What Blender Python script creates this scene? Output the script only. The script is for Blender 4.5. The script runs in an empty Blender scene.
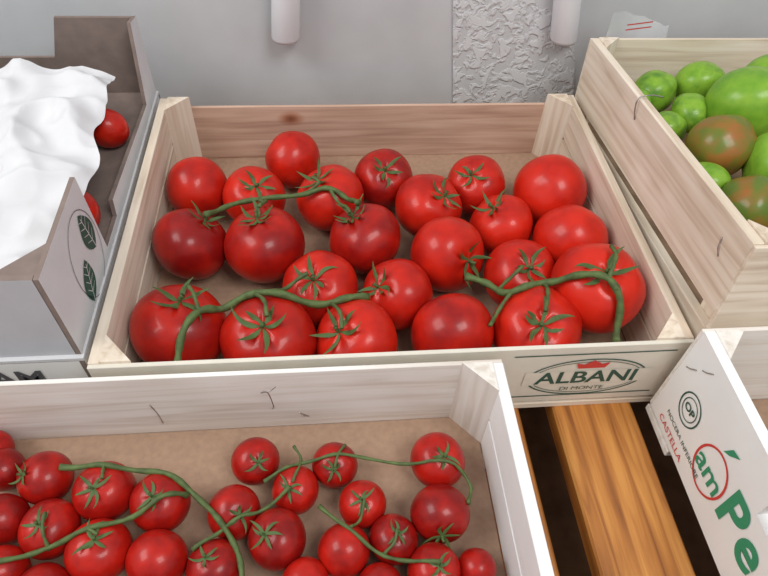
import bpy, bmesh, math, random
from mathutils import Vector, Matrix, Quaternion, noise
random.seed(4)
# ================= measured layout (metres / mm in crate space) =================
CAM_LOC=(.19435,-.28185,.51629)
CR=Vector((.99599,-.07962,.04075));CU=Vector((.03424,.76025,.64872));CF=CR.cross(CU)*-1
def tilt(a,b):
    k=max(0,1-a*a-b*b)**.5
    return CR*a-CU*b-CF*k
N=None
# x,y,z,radius in mm, (stem tilt)
BIG=[(46,272,49,36,N),(152,322,48,35,N),(110,255,49,36,(.25,-.31)),(50,180,53,40,(.58,-.74)),(126,173,56,43,(-.12,-.76)),(195,248,52,39,(-.43,-.57)),
(258,282,49,36,(.07,-.17)),(304,229,52,39,(.51,-.29)),(365,268,49,36,(-.32,-.26)),(230,181,53,40,(-.39,-.66)),(314,152,55,41,(.62,.25)),(382,200,49,36,(-.45,-.6)),
(446,245,56,43,N),(448,165,55,41,N),(385,124,51,38,(.14,-.22)),(446,84,75,45,(-.04,-.4)),(257,105,50,37,(-.63,-.26)),(182,113,52,39,(-.12,-.3)),
(304,52,53,40,N),(383,50,56,43,(-.07,-.22)),(214,48,53,40,(-.46,-.35)),(135,51,57,44,(0,-.42)),(54,68,57,44,(.2,-.75))]
CH=[(-75,-48,31,17.7,N),(-38,-59,35,21.4,(-.5,-.35)),(11,-74,37,23.5,(0,-.4)),(-24,-100,35,21.8,(0,-.5)),(-62,-90,33,19.7,N),(16,-119,36,23.4,(.15,-.68)),
(55,-85,36,23.2,(0,-.5)),(59,-128,35,22.1,N),(-51,-128,32,18.8,N),(101,-136,34,20.5,(-.18,-.7)),(126,-54,33,19.8,(.33,-.2)),(159,-80,32,19.2,(-.2,-.33)),
(191,-61,32,19,(0,-.05)),(112,-96,34,20.9,(.44,-.2)),(146,-119,36,22.5,(-.33,-.5)),(167,-151,32,18.4,N),(196,-130,33,20.3,N),(212,-95,32,19,(0,-.5)),
(234,-124,32,19.1,(.2,-.6)),(276,-64,36,23.1,(.18,-.43)),(272,-108,36,23.4,(0,.5)),(262,-149,33,20.1,(.18,-.55)),(295,-148,28,15.1,N),(-17,-144,33,20,N),(221,-157,31,17.6,N),
(-90,-30,31,17,N),(-95,-120,32,19,N),(100,-172,33,19,N),(145,-182,33,20,N),(10,-162,32,20,N),(55,-170,34,20,N),(195,-182,32,19,N),(245,-186,33,19,N),(290,-185,31,17,N)]
# x,y,z,radius, kind(0 green,1 brown), long axis angle
GRN=[(652,270,152,42,0,-8),(597,212,142,34,1,20),(586,122,140,30,1,60),(642,178,142,34,0,75),(628,100,144,33,1,50),(576,332,130,25,0,30),(599,286,132,22,0,80),(636,345,132,27,0,0),
(563,164,132,23,0,-30),(542,221,124,18,0,80),(541,176,124,17,0,60),(562,260,128,21,0,10),(726,238,148,38,0,60),(702,318,148,34,0,20),(553,78,134,24,0,60),(541,277,122,16,0,90),(702,163,146,36,0,30),(547,310,128,18,0,70),(541,128,124,18,0,80),(690,88,140,34,1,20)]
BV=[("m",3.3,[(62,10),(65,34),(79,58),(99,70),(125,76),(165,73),(201,74),(226,80)]),("b",1.9,[(140,77),(154,95),(172,102)]),("b",1.9,[(125,76),(135,61),(138,44)]),
("b",1.8,[(79,58),(73,75),(67,85)]),("b",1.8,[(192,73),(200,52),(201,36)]),
("m",2.7,[(70,185),(87,210),(120,221),(164,225),(195,225),(214,215),(223,195)]),("b",1.8,[(120,221),(129,202),(124,185)]),("b",1.8,[(164,225),(183,232),(176,242)]),("b",1.8,[(195,225),(210,195),(214,181)]),
("m",3.3,[(322,103),(342,92),(359,74),(391,80),(418,71),(438,61),(449,41),(444,19)]),("b",1.9,[(349,83),(362,96),(377,106)]),("b",1.9,[(438,61),(450,82),(451,97)]),("b",1.9,[(391,80),(387,61),(379,40)]),("b",1.8,[(359,74),(344,57),(333,40)])]
CV=[("m",2.2,[(-22,-58),(18,-62),(60,-69),(85,-87),(107,-111),(119,-131),(123,-152),(120,-185)]),
("m",2.0,[(-90,-140),(-44,-126),(-19,-119),(13,-110),(47,-99),(63,-89),(77,-85)]),("b",1.3,[(-16,-119),(-20,-108),(-21,-96)]),("b",1.3,[(14,-61),(15,-68),(16,-74)]),("b",1.3,[(13,-110),(19,-114),(21,-115)]),
("m",1.4,[(135,-77),(152,-67),(180,-62),(208,-61),(251,-71),(286,-76),(298,-90),(293,-106)]),("b",1.1,[(158,-48),(164,-61),(158,-82)]),("b",1.1,[(200,-51),(194,-61),(191,-71)]),
("m",1.5,[(178,-99),(197,-117),(218,-135),(236,-143),(264,-149)]),("b",1.1,[(201,-119),(209,-112),(213,-99)]),("b",1.1,[(225,-138),(233,-132),(236,-123)]),
("m",1.5,[(86,-126),(103,-116),(120,-106),(136,-100),(156,-85)])]
# ================= helpers
col=bpy.context.scene.collection
def link(o,parent=None):
    col.objects.link(o)
    if parent: o.parent=parent
    return o
def mobj(name,vs,fs,mat,parent=None,smooth=False,mi=None):
    me=bpy.data.meshes.new(name);me.from_pydata([tuple(v) for v in vs],[],fs)
    mats=mat if isinstance(mat,(list,tuple)) else [mat]
    for m in mats: me.materials.append(m)
    if mi:
        for p,k in zip(me.polygons,mi): p.material_index=k
    if smooth:
        for p in me.polygons: p.use_smooth=True
    me.update()
    return link(bpy.data.objects.new(name,me),parent)
def empty(name,loc,label,cat,rot=(0,0,0),group=None):
    o=bpy.data.objects.new(name,None);o.location=loc;o.rotation_euler=rot;o.empty_display_size=.03
    link(o);o["label"]=label;o["category"]=cat
    if group:o["group"]=group
    return o
def boxes(name,bs,mat,parent=None,bevel=.0006):
    bm=bmesh.new()
    for x0,y0,z0,x1,y1,z1 in bs:
        m=Matrix.Translation(((x0+x1)/2,(y0+y1)/2,(z0+z1)/2))@Matrix.Diagonal((x1-x0,y1-y0,z1-z0,1))
        bmesh.ops.create_cube(bm,size=1,matrix=m)
    if bevel: bmesh.ops.bevel(bm,geom=bm.edges[:],offset=bevel,segments=1,affect='EDGES')
    me=bpy.data.meshes.new(name);bm.to_mesh(me);bm.free();me.materials.append(mat)
    return link(bpy.data.objects.new(name,me),parent)
def extr(name,poly,axis,a,b,mats,parent=None,rest=1):
    """polygon extruded along axis from a to b; mats=[cap at b, rest]"""
    n=len(poly)
    def P(p,v):
        return (v,p[0],p[1]) if axis==0 else ((p[0],v,p[1]) if axis==1 else (p[0],p[1],v))
    vs=[P(p,a) for p in poly]+[P(p,b) for p in poly]
    fs=[list(range(n))[::-1],list(range(n,2*n))]+[[i,(i+1)%n,n+(i+1)%n,n+i] for i in range(n)]
    o=mobj(name,vs,fs,mats,parent,mi=[1,0]+[rest]*n if len(mats)>1 else None)
    bm=bmesh.new();bm.from_mesh(o.data);bmesh.ops.recalc_face_normals(bm,faces=bm.faces[:]);bm.to_mesh(o.data);bm.free()
    return o
def catmull(pts,k=6):
    P=[Vector(p) for p in pts];P=[P[0]*2-P[1]]+P+[P[-1]*2-P[-2]];o=[]
    for i in range(1,len(P)-2):
        for j in range(k):
            t=j/k;a,b,c,d=P[i-1:i+3]
            o.append(.5*((2*b)+(c-a)*t+(2*a-5*b+4*c-d)*t*t+(3*b-a-3*c+d)*t**3))
    o.append(P[-2]);return o
def tube(paths,seg=8):
    vs=[];fs=[]
    for r,pts in paths:
        n=len(pts);base=len(vs)
        for i,p in enumerate(pts):
            t=(pts[min(i+1,n-1)]-pts[max(i-1,0)]).normalized()
            s=t.cross(Vector((0,0,1)));s=s.normalized() if s.length>1e-4 else Vector((1,0,0))
            u=s.cross(t)
            rr=r*(1+.16*math.sin(i*1.7)) *(1.3 if i in(0,n-1) else 1)
            for k in range(seg):
                a=2*math.pi*k/seg;vs.append(p+(s*math.cos(a)+u*math.sin(a))*rr)
        for i in range(n-1):
            for k in range(seg):
                a=base+i*seg+k;b=base+i*seg+(k+1)%seg;fs.append([a,b,b+seg,a+seg])
        fs.append([base+k for k in range(seg)][::-1]);fs.append([base+(n-1)*seg+k for k in range(seg)])
    return vs,fs
# ---------------- materials
def newmat(name):
    m=bpy.data.materials.new(name);m.use_nodes=True;nt=m.node_tree
    return m,nt,nt.nodes["Principled BSDF"]
def ramp(nt,fac,stops):
    r=nt.nodes.new("ShaderNodeValToRGB");e=r.color_ramp.elements
    while len(e)<len(stops): e.new(.5)
    for x,(p,c) in zip(e,stops): x.position=p;x.color=(*c,1)
    nt.links.new(fac,r.inputs[0]);return r.outputs[0]
def coords(nt,scale,src="Object"):
    tc=nt.nodes.new("ShaderNodeTexCoord");mp=nt.nodes.new("ShaderNodeMapping");mp.inputs["Scale"].default_value=scale
    nt.links.new(tc.outputs[src],mp.inputs[0]);return mp.outputs[0]
def bump(nt,b,h,s,d=.001):
    n=nt.nodes.new("ShaderNodeBump");n.inputs["Strength"].default_value=s;n.inputs["Distance"].default_value=d
    nt.links.new(h,n.inputs["Height"]);nt.links.new(n.outputs[0],b.inputs["Normal"])
def wood(name,c1,c2,c3,axis,rough=.75,gs=1.0,knots=False):
    m,nt,b=newmat(name)
    sc=[70*gs]*3;sc[axis]=3.5*gs
    n=nt.nodes.new("ShaderNodeTexNoise");n.inputs["Scale"].default_value=1.6;n.inputs["Detail"].default_value=6;n.inputs["Distortion"].default_value=.6
    nt.links.new(coords(nt,sc),n.inputs[0])
    fac=n.outputs[0]
    c=ramp(nt,fac,[(.3,c3),(.48,c2),(.66,c1)])
    n2=nt.nodes.new("ShaderNodeTexNoise");n2.inputs["Scale"].default_value=9;nt.links.new(coords(nt,(1,1,1)),n2.inputs[0])
    mx=nt.nodes.new("ShaderNodeMix");mx.data_type='RGBA';mx.blend_type='MULTIPLY';mx.inputs[0].default_value=1
    nt.links.new(c,mx.inputs[6]);nt.links.new(ramp(nt,n2.outputs[0],[(.3,(.84,.81,.77)),(.7,(1,1,1))]),mx.inputs[7])
    outc=mx.outputs[2]
    if knots:
        tc=nt.nodes.new("ShaderNodeTexCoord");vo=nt.nodes.new("ShaderNodeVectorMath");vo.operation='DISTANCE'
        mp=nt.nodes.new("ShaderNodeMapping");mp.inputs["Scale"].default_value=(.65,.01,1)
        nt.links.new(tc.outputs["Object"],mp.inputs[0]);nt.links.new(mp.outputs[0],vo.inputs[0]);vo.inputs[1].default_value=(.65*.15,.0037,.070)
        k=ramp(nt,vo.outputs["Value"],[(0,(.3,.14,.09)),(.0035,(.5,.27,.18)),(.006,(.75,.55,.42)),(.012,(1,1,1))])
        m2=nt.nodes.new("ShaderNodeMix");m2.data_type='RGBA';m2.blend_type='MULTIPLY';m2.inputs[0].default_value=1
        nt.links.new(outc,m2.inputs[6]);nt.links.new(k,m2.inputs[7]);outc=m2.outputs[2]
    nt.links.new(outc,b.inputs["Base Color"]);b.inputs["Roughness"].default_value=rough
    bump(nt,b,fac,.35,.0008);return m
def plain(name,c,rough=.6,noise_=0,scale=40,metal=0,bs=0):
    m,nt,b=newmat(name);b.inputs["Roughness"].default_value=rough;b.inputs["Metallic"].default_value=metal
    n=nt.nodes.new("ShaderNodeTexNoise");n.inputs["Scale"].default_value=scale;n.inputs["Detail"].default_value=5
    nt.links.new(coords(nt,(1,1,1)),n.inputs[0])
    d=tuple(max(0,x*(1-noise_)) for x in c)
    nt.links.new(ramp(nt,n.outputs[0],[(.3,d),(.7,c)]),b.inputs["Base Color"])
    if bs: bump(nt,b,n.outputs[0],bs,.002)
    return m
def fruit(name,ca,cb,cc,rough=.36,coat=.22):
    m,nt,b=newmat(name)
    oi=nt.nodes.new("ShaderNodeObjectInfo")
    n=nt.nodes.new("ShaderNodeTexNoise");n.inputs["Scale"].default_value=1.6;n.inputs["Detail"].default_value=3
    tc=nt.nodes.new("ShaderNodeTexCoord");ad=nt.nodes.new("ShaderNodeVectorMath");ad.operation='ADD'
    nt.links.new(tc.outputs["Object"],ad.inputs[0]);sc=nt.nodes.new("ShaderNodeVectorMath");sc.operation='SCALE'
    cx=nt.nodes.new("ShaderNodeCombineXYZ")
    for i in range(3): nt.links.new(oi.outputs["Random"],cx.inputs[i])
    nt.links.new(cx.outputs[0],sc.inputs[0]);sc.inputs["Scale"].default_value=37;nt.links.new(sc.outputs[0],ad.inputs[1])
    nt.links.new(ad.outputs[0],n.inputs[0])
    a=nt.nodes.new("ShaderNodeMath");a.operation='MULTIPLY_ADD';a.inputs[1].default_value=.45
    nt.links.new(oi.outputs["Random"],a.inputs[0]);nt.links.new(n.outputs[0],a.inputs[2])
    c=ramp(nt,a.outputs[0],[(.42,ca),(.68,cb),(.98,cc)])
    nt.links.new(c,b.inputs["Base Color"]);b.inputs["Roughness"].default_value=rough;b.inputs["IOR"].default_value=1.38
    b.inputs["Specular IOR Level"].default_value=.4
    b.inputs["Coat Weight"].default_value=coat;b.inputs["Coat Roughness"].default_value=.13
    b.inputs["Subsurface Weight"].default_value=.06;b.inputs["Subsurface Radius"].default_value=(1,.2,.1);b.inputs["Subsurface Scale"].default_value=.006
    return m
def woods(tag,a,b_,c,**k): return [wood(tag+"_grain_"+"xyz"[i],a,b_,c,i,**k) for i in range(3)]
W1=woods("pale_poplar",(.90,.81,.69),(.81,.70,.57),(.64,.51,.39))
W2=woods("white_poplar",(.92,.90,.87),(.86,.82,.77),(.72,.65,.58))
WP=wood("pink_pine_grain",(.70,.50,.39),(.60,.40,.30),(.46,.28,.21),0,knots=True)
WO=wood("orange_varnished_slat",(.72,.33,.08),(.52,.20,.042),(.27,.09,.02),1,rough=.4)
FIB=plain("brown_fibreboard",(.40,.26,.175),.9,.18,160,bs=.25)
BEI=plain("creamy_printed_board",(.77,.72,.62),.6,.12,30)
WHT=plain("white_coated_board",(.89,.89,.88),.5,.06,20)
CBO=plain("light_grey_cardboard",(.68,.68,.70),.7,.08,30)
CBL=plain("grey_cardboard_front",(.52,.52,.55),.7,.1,30)
CBI=plain("brown_cardboard_inside",(.25,.19,.165),.9,.25,60)
GRNP=plain("dark_green_print",(.025,.085,.06),.6)
GRN2=plain("bright_green_print",(.03,.28,.14),.6)
REDP=plain("red_print",(.62,.05,.04),.6)
DRKP=plain("dark_grey_print",(.09,.09,.1),.6)
MET=plain("steel_wire",(.45,.42,.4),.35,0,10,1)
TOM=fruit("ripe_tomato_skin",(.62,.020,.007),(.46,.012,.005),(.25,.006,.005))
CHM=fruit("cherry_tomato_skin",(.52,.014,.006),(.38,.009,.005),(.21,.005,.004))
GRM=fruit("green_tomato_skin",(.15,.34,.025),(.25,.45,.04),(.10,.24,.025))
BRM=fruit("browning_tomato_skin",(.15,.18,.025),(.34,.13,.03),(.12,.18,.025))
VIN=plain("vine_green",(.105,.16,.045),.65,.5,120,bs=.4)
CAL=plain("calyx_green",(.09,.155,.04),.65,.45,90)
# ---------------- crates
def crate(loc,W,D,H,label,mats,rot=(0,0,0),fz=.012,front=None,back=None,planks=None,left=None,bh=0,hole=None,rightm=None):
    E=empty("wooden_crate",loc,label,"crate",rot,"wooden produce crates")
    t=.009;bt=.004;pl=.034
    g=fz+.004+(H-fz)*.42
    planks=planks or [(g+.003,H),(fz,g)]
    def panel(x0,x1,m,pk,hh=None):
        if hh:
            y0,y1,z0,z1=hh
            bs=[(x0,bt,fz,x1,y0,H),(x0,y1,fz,x1,D-bt,H),(x0,y0,z1,x1,y1,H),(x0,y0,fz,x1,y1,z0)]
            return boxes("end_panel",bs,m,E,0)
        return boxes("end_panel",[(x0,bt,a,x1,D-bt,b) for a,b in pk],m,E)
    panel(0,t,left or mats[1],planks,hole);panel(W-t,W,rightm or mats[1],planks)
    boxes("side_board",[(0,0,min(fz,.012),W,bt,H-.001)],front or mats[0],E)
    boxes("side_board",[(0,D-bt,min(fz,.012),W,D,H-.001-bh)],back or mats[0],E)
    for sx in(0,1):
        for sy in(0,1):
            x=t if sx==0 else W-t;y=bt if sy==0 else D-bt
            a=1 if sx==0 else -1;b=1 if sy==0 else -1
            extr("corner_post",[(x,y),(x+a*pl*.72,y),(x,y+b*pl*.8)],2,0,H+.0015,[mats[2]],E)
    boxes("crate_base",[(t*1.1,bt,fz-.004,W-t*1.1,D-bt,fz)],FIB,E,0)
    q=min(fz-.004,.008)
    boxes("base_slat",[(0,.0,0,W,.05,q),(0,D/2-.03,0,W,D/2+.03,q),(0,D-.05,0,W,D,q)],mats[0],E)
    return E
main=crate((0,0,0),.5,.379,.1,"pale wooden crate with pinkish back board holding large vine tomatoes",W1,back=WP,front=BEI,bh=.012)
cher=crate((-.17,-.388,0),.5,.38,.1,"whitish wooden crate lined with brown fibreboard holding cherry tomatoes",W2,rightm=WHT)
small=crate((.49,-.392,0),.42,.386,.128,"white-sided wooden crate with green and red printing on slatted table",W2,left=WHT,hole=(.18,.25,.088,.108))
pep=crate((.508,-.002,.036),.49,.383,.165,"tilted pale wooden crate full of green tomatoes",W1,rot=(math.radians(-5.4),0,0),fz=.064,planks=[(.088,.165),(.040,.072),(.008,.036)])
# ---------------- prints
def flat(name,vs2,fs,org,rt,up,mat,parent):
    org,rt,up=Vector(org),Vector(rt),Vector(up)
    return mobj(name,[org+rt*a+up*b for a,b in vs2],fs,mat,parent)
def text(name,body,size,org,rt,up,mat,parent,sx=1,off=0):
    cu=bpy.data.curves.new(name,'FONT');cu.body=body;cu.size=size;cu.align_x='CENTER';cu.align_y='CENTER';cu.offset=off
    o=bpy.data.objects.new(name,cu);col.objects.link(o)
    dg=bpy.context.evaluated_depsgraph_get();me=bpy.data.meshes.new_from_object(o.evaluated_get(dg))
    bpy.data.objects.remove(o)
    rt,up=Vector(rt),Vector(up);n=rt.cross(up)
    M=Matrix((rt*sx,up,n)).transposed().to_4x4();M.translation=Vector(org)
    me.transform(M);me.materials.clear();me.materials.append(mat);me.name=name
    return link(bpy.data.objects.new(name,me),parent)
def ring(name,cx,cz,rx,rz,w,org,rt,up,mat,parent,n=40):
    vs=[];fs=[]
    for i in range(n):
        a=2*math.pi*i/n
        vs+= [(cx+rx*math.cos(a),cz+rz*math.sin(a)),(cx+(rx-w)*math.cos(a),cz+(rz-w)*math.sin(a))]
    for i in range(n):
        a=2*i;b=(2*i+2)%(2*n);fs.append([a,a+1,b+1,b])
    return flat(name,vs,fs,org,rt,up,mat,parent)
def shape(name,pts,org,rt,up,mat,parent):
    return flat(name,pts,[list(range(len(pts)))],org,rt,up,mat,parent)
X=(1,0,0);Z=(0,0,1);NY=(0,-1,0);PY=(0,1,0)
O=(0,-.0006,0)
flat("printed_frame",[(.345,.022),(.488,.022),(.488,.0235),(.345,.0235),(.345,.088),(.488,.088),(.488,.0895),(.345,.0895)],[[0,1,2,3],[4,5,6,7]],O,X,Z,GRNP,main)
ring("printed_oval",.418,.052,.055,.029,.0016,O,X,Z,GRNP,main)
ring("printed_oval",.418,.052,.051,.025,.0008,O,X,Z,GRNP,main)
flat("printed_band",[(.360,.042),(.476,.042),(.476,.063),(.360,.063)],[[0,1,2,3]],(0,-.0007,0),X,Z,BEI,main)
text("printed_lettering","ALBANI",.026,(.418,-.0010,.052),X,Z,GRNP,main,sx=1.05,off=.0005)
text("printed_lettering","DI MONTE",.008,(.418,-.0009,.034),X,Z,GRNP,main,sx=1.1)
shape("printed_emblem",[(-.012,0),(.012,0),(.015,.008),(.008,.006),(.0,.012),(-.008,.006),(-.015,.008)],(.418,-.0009,.067),X,Z,REDP,main)
Y0=.386
P0=(-.0006,Y0,0)
ring("printed_stamp",.040,.066,.015,.018,.0015,P0,NY,Z,GRNP,small)
ring("printed_stamp",.040,.066,.0105,.0125,.001,P0,NY,Z,GRNP,small)
text("printed_lettering","OP",.011,(-.0007,Y0-.040,.066),NY,Z,GRNP,small,off=.0003)
text("printed_lettering","CASTELLA",.010,(-.0007,Y0-.042,.022),NY,Z,REDP,small)
text("printed_lettering","NOCERA INFERIORE",.007,(-.0007,Y0-.055,.036),NY,Z,GRNP,small)
ring("printed_circle",.090,.056,.021,.026,.0022,P0,NY,Z,REDP,small)
text("printed_lettering","am",.030,(-.0007,Y0-.090,.054),NY,Z,GRN2,small,off=.0004)
shape("printed_leaf",[(0,0),(.006,.004),(.014,.014),(.005,.012)],(-.0008,Y0-.086,.085),NY,Z,GRN2,small)
text("printed_lettering","P",.056,(-.0007,Y0-.126,.060),NY,Z,GRN2,small,sx=.9,off=.0015)
text("printed_lettering","e",.056,(-.0007,Y0-.154,.060),NY,Z,GRN2,small,sx=.9,off=.0012)
text("printed_lettering","ga",.056,(-.0007,Y0-.202,.060),NY,Z,GRN2,small,sx=.9,off=.0012)
# ---------------- wire staples
def wire(pts,parent,r=.0005,name="wire_staple"):
    vs,fs=tube([(r,catmull(pts,5))],6);return mobj(name,vs,fs,MET,parent,True)
yb=.376-.0008
wire([(.31,yb,.045),(.312,yb-.006,.06),(.309,yb-.004,.078),(.305,yb-.01,.088),(.313,yb-.012,.094),(.316,yb-.004,.086)],cher)
wire([(.215,yb,.03),(.216,yb-.003,.05),(.213,yb-.003,.066)],cher)
wire([(.335,yb,.03),(.34,yb-.006,.04),(.332,yb-.008,.05)],cher)
wire([(.04,yb,.07),(.055,yb-.004,.07)],cher)
wire([(-.0006,.225,.145),(-.003,.226,.155),(-.003,.227,.166),(.004,.228,.169),(.014,.229,.169),(.024,.229,.167)],pep,.0007)
wire([(-.0006,.03,.13),(-.002,.033,.137),(-.0006,.036,.145)],pep)
wire([(-.0006,.36,.105),(-.002,.355,.11),(-.0006,.35,.115)],small)
wire([(-.0006,.375,.088),(-.002,.37,.093),(-.0006,.365,.098)],small)
# ---------------- fruit meshes
def fruitmesh(name,nl=5,lob=.03,sq=.88,dim=.16,mat=None,long=1.0,seed=0):
    n,m=40,24;vs=[];fs=[];rnd=random.Random(seed);ph=rnd.random()*6;ph2=rnd.random()*6
    for j in range(m+1):
        f=math.pi*j/m
        for i in range(n):
            t=2*math.pi*i/n
            s=math.sin(f);c=math.cos(f)
            top=math.exp(-(f/.42)**2);bot=math.exp(-((math.pi-f)/.25)**2)
            l=1+lob*math.cos(nl*t+ph)*(.35+.65*max(0,c))*s**.5 + .016*math.cos(2*t+ph2)
            r=s*l
            z=c*sq*long-dim*top*(1+.25*math.cos(nl*t+ph))+.04*bot
            vs.append((r*math.cos(t),r*math.sin(t),z))
    for j in range(m):
        for i in range(n):
            a=j*n+i;b=j*n+(i+1)%n;fs.append([a,a+n,b+n,b])
    me=bpy.data.meshes.new(name);me.from_pydata(vs,[],fs);me.materials.append(mat)
    for p in me.polygons:p.use_smooth=True
    me.update();return me
def calyxmesh(name,ns,L,w,seed,sq=.88,dim=.16):
    rnd=random.Random(seed);vs=[];fs=[];K=7
    for k in range(ns):
        a=2*math.pi*k/ns+rnd.uniform(-.2,.2);l=L*rnd.uniform(.7,1.25);curl=rnd.uniform(.1,.75);sw=rnd.uniform(-.5,.5)
        base=len(vs)
        for i in range(K+1):
            t=i/K;r=.03+l*t;f=math.asin(min(.95,r))
            z=math.cos(f)*sq-dim*math.exp(-(f/.42)**2)+.03+curl*max(0,t-.35)**1.5
            ww=w*(math.sin(math.pi*min(1,.22+t*.78))**.8)+.004
            aa=a+sw*t*t
            for s in(-1,0,1):
                vs.append((r*math.cos(aa)-s*ww*math.sin(aa),r*math.sin(aa)+s*ww*math.cos(aa),z+(.018 if s==0 else 0)))
        for i in range(K):
            for s in range(2):
                p=base+i*3+s;fs.append([p,p+1,p+4,p+3])
    z0=sq-dim+.03
    pts=catmull([(0,0,z0-.02),(.01,0,z0+.1),(.05,.02,z0+.2)],4)
    tv,tf=tube([(.042,pts)],8);b=len(vs);vs+=[tuple(v) for v in tv];fs+=[[b+i for i in f] for f in tf]
    me=bpy.data.meshes.new(name);me.from_pydata([tuple(v) for v in vs],[],fs);me.materials.append(CAL)
    for p in me.polygons:p.use_smooth=True
    me.update();return me
TM=[fruitmesh("tomato",n,l,.9,.15,TOM,seed=s) for s,(n,l) in enumerate([(5,.025),(6,.035),(4,.025),(5,.045)])]
TC=[calyxmesh("calyx",n,.54,.055,s) for s,n in enumerate([5,6,6,5,7])]
CM=[fruitmesh("cherry_tomato",n,.01,.95,.08,CHM,seed=s) for s,n in enumerate([5,4])]
CC=[calyxmesh("calyx",n,.55,.055,s+9,.95,.08) for s,n in enumerate([5,5,6])]
def place(S,name,MM,CCm,lab,labc,group,k):
    for i,s in enumerate(S):
        o=bpy.data.objects.new(name,MM[i%len(MM)]);o.location=(s[0]/1e3,s[1]/1e3,s[2]/1e3);o.scale=(s[3]/1e3*k,)*3
        has=s[4] is not None
        ax=tilt(*s[4]) if has else Vector((random.uniform(-.6,.6),random.uniform(.3,1),random.uniform(-.5,-.1)))
        o.rotation_mode='QUATERNION';o.rotation_quaternion=ax.normalized().to_track_quat('Z','Y')@Quaternion((0,0,1),random.uniform(0,6))
        link(o);o["label"]=labc if has else lab;o["category"]="tomato";o["group"]=group
        if has:
            c=bpy.data.objects.new("calyx",CCm[i%len(CCm)]);link(c,o)
place(BIG,"tomato",TM,TC,"large glossy red tomato resting in the wooden crate","large red tomato with green star calyx in the crate","large vine tomatoes in the crate",.98)
place(CH,"cherry_tomato",CM,CC,"small glossy red cherry tomato in the whitish crate","small red cherry tomato with green calyx in the whitish crate","cherry tomatoes in the crate",.99)
PM=[fruitmesh("green_tomato",4,.09,.88,.1,GRM,long=1.35,seed=5),fruitmesh("green_tomato",5,.08,.9,.14,BRM,long=1.25,seed=6)]
for i,s in enumerate(GRN):
    brown=s[4]==1
    o=bpy.data.objects.new("green_tomato",PM[s[4]]);o.location=(s[0]/1e3,s[1]/1e3,s[2]/1e3);o.scale=(s[3]/1e3*.93,)*3
    a=math.radians(s[5]);ax=Vector((math.cos(a),math.sin(a),.12))
    o.rotation_euler=ax.to_track_quat('Z','Y').to_euler();link(o)
    o["label"]="brownish green ribbed tomato among the unripe tomatoes" if brown else "glossy bright green unripe tomato in the raised crate"
    o["category"]="tomato";o["group"]="green tomatoes in the raised crate"
# vines draped over the fruit
def drape(pts,S,off,z0):
    o=[]
    for x,y in pts:
        z=z0
        for s in S:
            r=s[3]+off;d2=(x-s[0])**2+(y-s[1])**2
            if d2<r*r: z=max(z,s[2]+.96*(r*r-d2)**.5)
        o.append((x/1e3,y/1e3,z/1e3))
    return o
def vines(V,S,off,z0,label,group):
    cur=[];sets=[]
    for k,r,p in V:
        if k=="m": cur=[];sets.append(cur)
        P=[(v.x,v.y) for v in catmull([(a,b,0) for a,b in p],5)]
        D=[Vector(v) for v in drape(P,S,off,z0)]
        for _ in range(4):
            D=[D[0]]+[Vector((D[i].x,D[i].y,max(D[i].z,(D[i-1].z+2*D[i].z+D[i+1].z)/4))) for i in range(1,len(D)-1)]+[D[-1]]
        cur.append((r/1e3,D))
    for st in sets:
        vs,fs=tube(st,8);o=mobj("tomato_vine",vs,fs,VIN,None,True)
        c=st[0][1][0].copy()
        for v in o.data.vertices: v.co-=c
        o.location=c;o["label"]=label;o["category"]="vine";o["group"]=group
vines(BV,BIG,2.4,76,"thick green tomato vine lying across the large tomatoes","tomato vines")
vines(CV,CH,1.4,44,"thin green vine threading over the cherry tomatoes","cherry tomato vines")
# ---------------- cardboard boxes
cb=empty("cardboard_box",(0,0,.092),"grey printed cardboard produce box filled with white paper","box")
zz=.092
def sh(l):return[(a,b-zz) for a,b in l]
extr("box_wall",sh([(.019,.092),(.019,.183),(.127,.186),(.131,.101),(.174,.100),(.178,.117),(.352,.106),(.376,.19),(.40,.186),(.40,.092)]),0,-.014,-.010,[CBO,CBI],cb)
extr("box_wall",sh([(-.4,.092),(-.0145,.092),(-.0145,.183),(-.12,.185),(-.4,.186)]),1,.024,.019,[CBL,CBI],cb)
extr("box_wall",sh([(-.4,.092),(-.0145,.092),(-.0145,.186),(-.095,.186),(-.11,.14),(-.4,.14)]),1,.396,.40,[CBO,CBI],cb)
extr("box_wall",sh([(.024,.092),(.024,.185),(.395,.185),(.395,.092)]),0,-.396,-.4,[CBO,CBI],cb)
boxes("box_base",[(-.396,.0245,0,-.0145,.3955,.003)],CBI,cb,0)
extr("corner_flap",[(-.0145,.0245),(-.05,.0245),(-.0145,.06)],2,.003,.088,[CBI],cb)
LO=(-.0094,0,-zz)
def leaf(cy,cz,l,w,ang):
    def T(a,b): return (cy+a*math.cos(ang)-b*math.sin(ang),cz+a*math.sin(ang)+b*math.cos(ang))
    top=[];bot=[]
    for i in range(11):
        t=i/10;a=-l+2*l*t;b=w*math.sin(math.pi*t)**.8*(1.15-.4*t)
        top.append(T(a,b));bot.append(T(a,-b))
    shape("printed_leaf",bot+top[::-1][1:-1],LO,PY,Z,GRNP,cb)
    L2=(LO[0]+.0003,0,-zz)
    vs=[T(-l*.95,-.0005),T(l*.8,-.0004),T(l*.8,.0004),T(-l*.95,.0005)];fs=[[0,1,2,3]]
    for k in range(4):
        a0=-l*.55+k*l*.38
        for s in(-1,1):
            n=len(vs);vs+=[T(a0,0),T(a0+.0009,0),T(a0+l*.3+.0006,s*w*.62),T(a0+l*.3,s*w*.62)];fs.append([n,n+1,n+2,n+3])
    flat("leaf_vein",vs,fs,L2,PY,Z,CBO,cb)
leaf(.108,.143,.022,.013,1.75);leaf(.078,.115,.020,.013,1.25)
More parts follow.
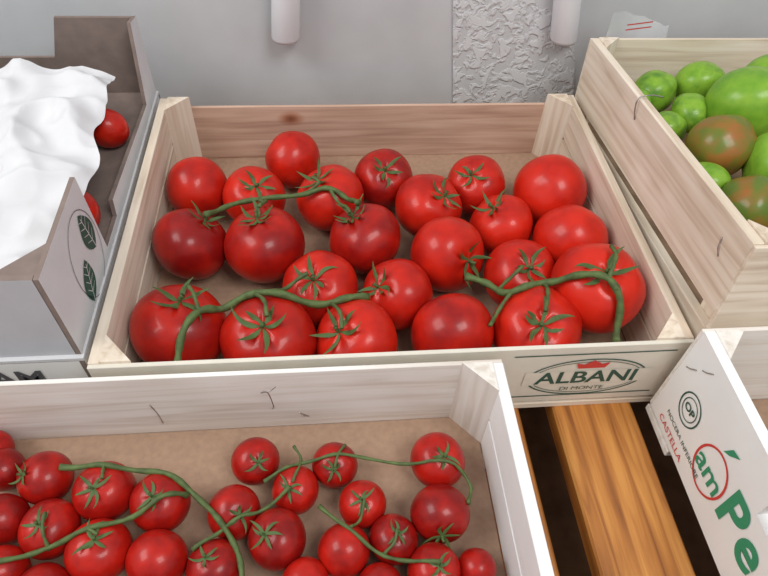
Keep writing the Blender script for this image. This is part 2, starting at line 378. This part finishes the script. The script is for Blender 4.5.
ring("printed_ring",.093,.131,.032,.042,.0007,LO,PY,Z,DRKP,cb)
low=empty("cardboard_box",(0,0,0),"lower cardboard box with dark lettering supporting the paper filled box","box")
extr("box_wall",[(-.4,0),(-.0125,0),(-.0125,.088),(-.4,.088)],1,.019,.015,[WHT,CBI],low)
extr("box_wall",[(.015,0),(.015,.088),(.40,.088),(.40,0)],0,-.012,-.008,[CBO,CBI],low)
extr("box_wall",[(.02,0),(.02,.088),(.399,.088),(.399,0)],0,-.396,-.4,[CBO,CBI],low)
extr("box_wall",[(-.4,0),(-.008,0),(-.008,.088),(-.4,.088)],1,.4005,.404,[CBO,CBI],low)
boxes("box_lid",[(-.4,.015,.0885,-.008,.404,.0918)],CBO,low,0)
text("printed_lettering","GRAM",.028,(-.088,.0145,.066),X,Z,DRKP,low,sx=1.1,off=.0008)
boxt=[(-.038,.292,.117,.022),(-.041,.153,.121,.026)]
for i,(x,y,z,r) in enumerate(boxt):
    o=bpy.data.objects.new("tomato",TM[i]);o.location=(x,y,z);o.scale=(r,)*3;o.rotation_euler=(-1.2,.5,i);link(o)
    o["label"]="red tomato under the white paper in the cardboard box";o["category"]="tomato";o["group"]="tomatoes in the cardboard box"
def paper():
    n=140;vs=[];fs=[]
    for j in range(n+1):
        for i in range(n+1):
            u=i/n;v=j/n
            y=.03+.315*v+.012*(u-.5)
            xm=-.017-.016*(1/(1+math.exp(-(y-.22)*50)))+.003*math.sin(y*70)
            x=-.37+(xm+.37)*u
            p=Vector((x*9,y*9,1.3))
            rid=1-abs(noise.noise(p))*2.2
            rid2=1-abs(noise.noise(p*2.1+Vector((5,2,1))))*2.2
            rid3=1-abs(noise.noise(p*4.3+Vector((1,7,1))))*2.2
            z=.142+.013*rid+.010*rid2+.004*rid3
            edge=min(1,(1-u)*9);z-= .010*(1-edge)**2
            z-=.016*(1-min(1,v*8))**2
            x+=.004*noise.noise(p*2+Vector((9,0,0)))*(1-u);y+=.004*noise.noise(p*2+Vector((0,9,0)))
            vs.append((x,y,z))
    for j in range(n):
        for i in range(n):
            a=j*(n+1)+i;fs.append([a,a+1,a+n+2,a+n+1])
    m=plain("white_tissue_paper",(.70,.70,.72),.85,.03,50,bs=.1)
    o=mobj("tissue_paper",vs,fs,m,None,True);o["label"]="crumpled white tissue paper covering the cardboard box";o["category"]="paper"
paper()
def bag():
    n=14;vs=[];fs=[]
    for j in range(n+1):
        for i in range(n+1):
            u=i/n;v=j/n
            x=.525+.085*u;y=.391+.008*math.sin(u*5)+.03*v*u;z=.11+.085*v-.025*u+.004*noise.noise(Vector((u*6,v*6,3)))
            vs.append((x,y,z))
    for j in range(n):
        for i in range(n):
            a=j*(n+1)+i;fs.append([a,a+1,a+n+2,a+n+1])
    m,nt,b=newmat("clear_plastic_film");b.inputs["Base Color"].default_value=(.8,.82,.85,1);b.inputs["Alpha"].default_value=.4;b.inputs["Roughness"].default_value=.2
    o=mobj("plastic_bag",vs,fs,m,None,True);o["label"]="translucent plastic bag with faint red stripes behind the crate";o["category"]="bag"
    for k in range(2):
        zq=.181-.006*k
        mobj("printed_stripe",[(.545,.389,zq),(.575,.389,zq+.004),(.575,.389,zq+.0055),(.545,.389,zq+.0015)],[[0,1,2,3]],REDP,o)
bag()
# ---------------- table
tb=empty("slatted_table",(0,0,-.75),"orange varnished slatted wooden display table","table")
boxes("table_top",[(.40+k*.111,-.62,.728,.478+k*.111,.44,.75) for k in range(-9,6)],WO,tb,.002)
boxes("table_rail",[(-.6,-.6,.68,1.0,-.57,.728)],WO,tb)
boxes("table_rail",[(-.6,.40,.68,1.0,.43,.728)],WO,tb)
for a in(-.58,.94):
    for b_ in(-.56,.37): boxes("table_leg",[(a,b_,0,a+.04,b_+.04,.728)],WO,tb,.002)
boxes("table_shelf",[(-.54,-.52,.52,.94,.36,.535)],plain("brown_shelf_wood",(.30,.17,.09),.8,.4,30),tb)
# ---------------- room
def struct(o): o["kind"]="structure";return o
WALL=plain("grey_painted_plaster",(.58,.59,.60),.85,.10,14,bs=.25)
struct(boxes("wall_back",[(-2.5,.45,-.75,3,.55,2.2)],WALL,None,0))
m,nt,b=newmat("rough_stucco");b.inputs["Roughness"].default_value=.9
vo=nt.nodes.new("ShaderNodeTexNoise");vo.inputs["Scale"].default_value=75;vo.inputs["Detail"].default_value=3;vo.inputs["Distortion"].default_value=.8;nt.links.new(coords(nt,(1,1,1)),vo.inputs[0])
rr_=ramp(nt,vo.outputs[0],[(.44,(0,0,0)),(.56,(1,1,1))]);bump(nt,b,rr_,.65,.002)
nt.links.new(ramp(nt,vo.outputs[0],[(.42,(.57,.58,.59)),(.56,(.66,.67,.68))]),b.inputs["Base Color"])
struct(extr("trim_1",[(.375,-.75),(.540,-.75),(.540,.03),(.500,.185),(.480,.26),(.480,2.2),(.330,2.2),(.338,.26),(.349,.183),(.367,.041)],1,.451,.447,[m],None))
struct(boxes("floor",[(-2.5,-2.5,-.8,3,.45,-.75)],plain("dark_floor",(.12,.11,.10),.8,.3,8),None,0))
PL=plain("pale_grey_plastic",(.72,.72,.74),.4,.03,20)
def pipe(x,z,lean):
    vs=[];fs=[];n=24;pr=[(.0,0),(.010,.0),(.014,.002),(.0155,.006),(.015,.05),(.0155,.3),(.0155,1.9)]
    for r,h in pr:
        for k in range(n):
            a=2*math.pi*k/n;vs.append((r*math.cos(a)*1.1+lean*min(h,.3),r*math.sin(a),h))
    for j in range(len(pr)-1):
        for k in range(n):
            a=j*n+k;b_=j*n+(k+1)%n;fs.append([a,b_,b_+n,a+n])
    o=mobj("plastic_pipe",vs,fs,PL,None,True);o.location=(x,.4345,z)
    o["label"]="pale grey plastic pipe fixed along the plaster wall";o["category"]="pipe";o["group"]="wall pipes"
pipe(.148,.139,.08);pipe(.493,.137,-.17)
# ---------------- light
w=bpy.data.worlds.new("World");bpy.context.scene.world=w;w.use_nodes=True
w.node_tree.nodes["Background"].inputs[0].default_value=(.93,.965,1,1);w.node_tree.nodes["Background"].inputs[1].default_value=.55
def area(loc,tgt,size,e,c):
    l=bpy.data.lights.new("window_light",'AREA');l.shape='RECTANGLE';l.size=size[0];l.size_y=size[1];l.energy=e;l.color=c
    o=bpy.data.objects.new("window_light",l);o.location=loc;o.rotation_euler=(Vector(tgt)-Vector(loc)).to_track_quat('-Z','Y').to_euler();link(o)
area((-.9,-.1,1.4),(.1,.15,0),(1.0,.7),15.5,(1,.985,.96))
area((.8,-.7,1.6),(.35,.1,0),(.7,.6),14,(1,.98,.95))
bpy.context.scene.view_settings.view_transform='Standard'
# ---------------- camera
cam=bpy.data.cameras.new("camera");co=bpy.data.objects.new("camera",cam);link(co)
cam.sensor_width=36;cam.lens=28.92;cam.clip_start=.01
M=Matrix((CR,CU,CF)).transposed().to_4x4() if CF.dot(Vector((.0826,.645,-.76)))<0 else Matrix((CR,CU,-CF)).transposed().to_4x4()
M.translation=Vector(CAM_LOC);co.matrix_world=M
bpy.context.scene.camera=co
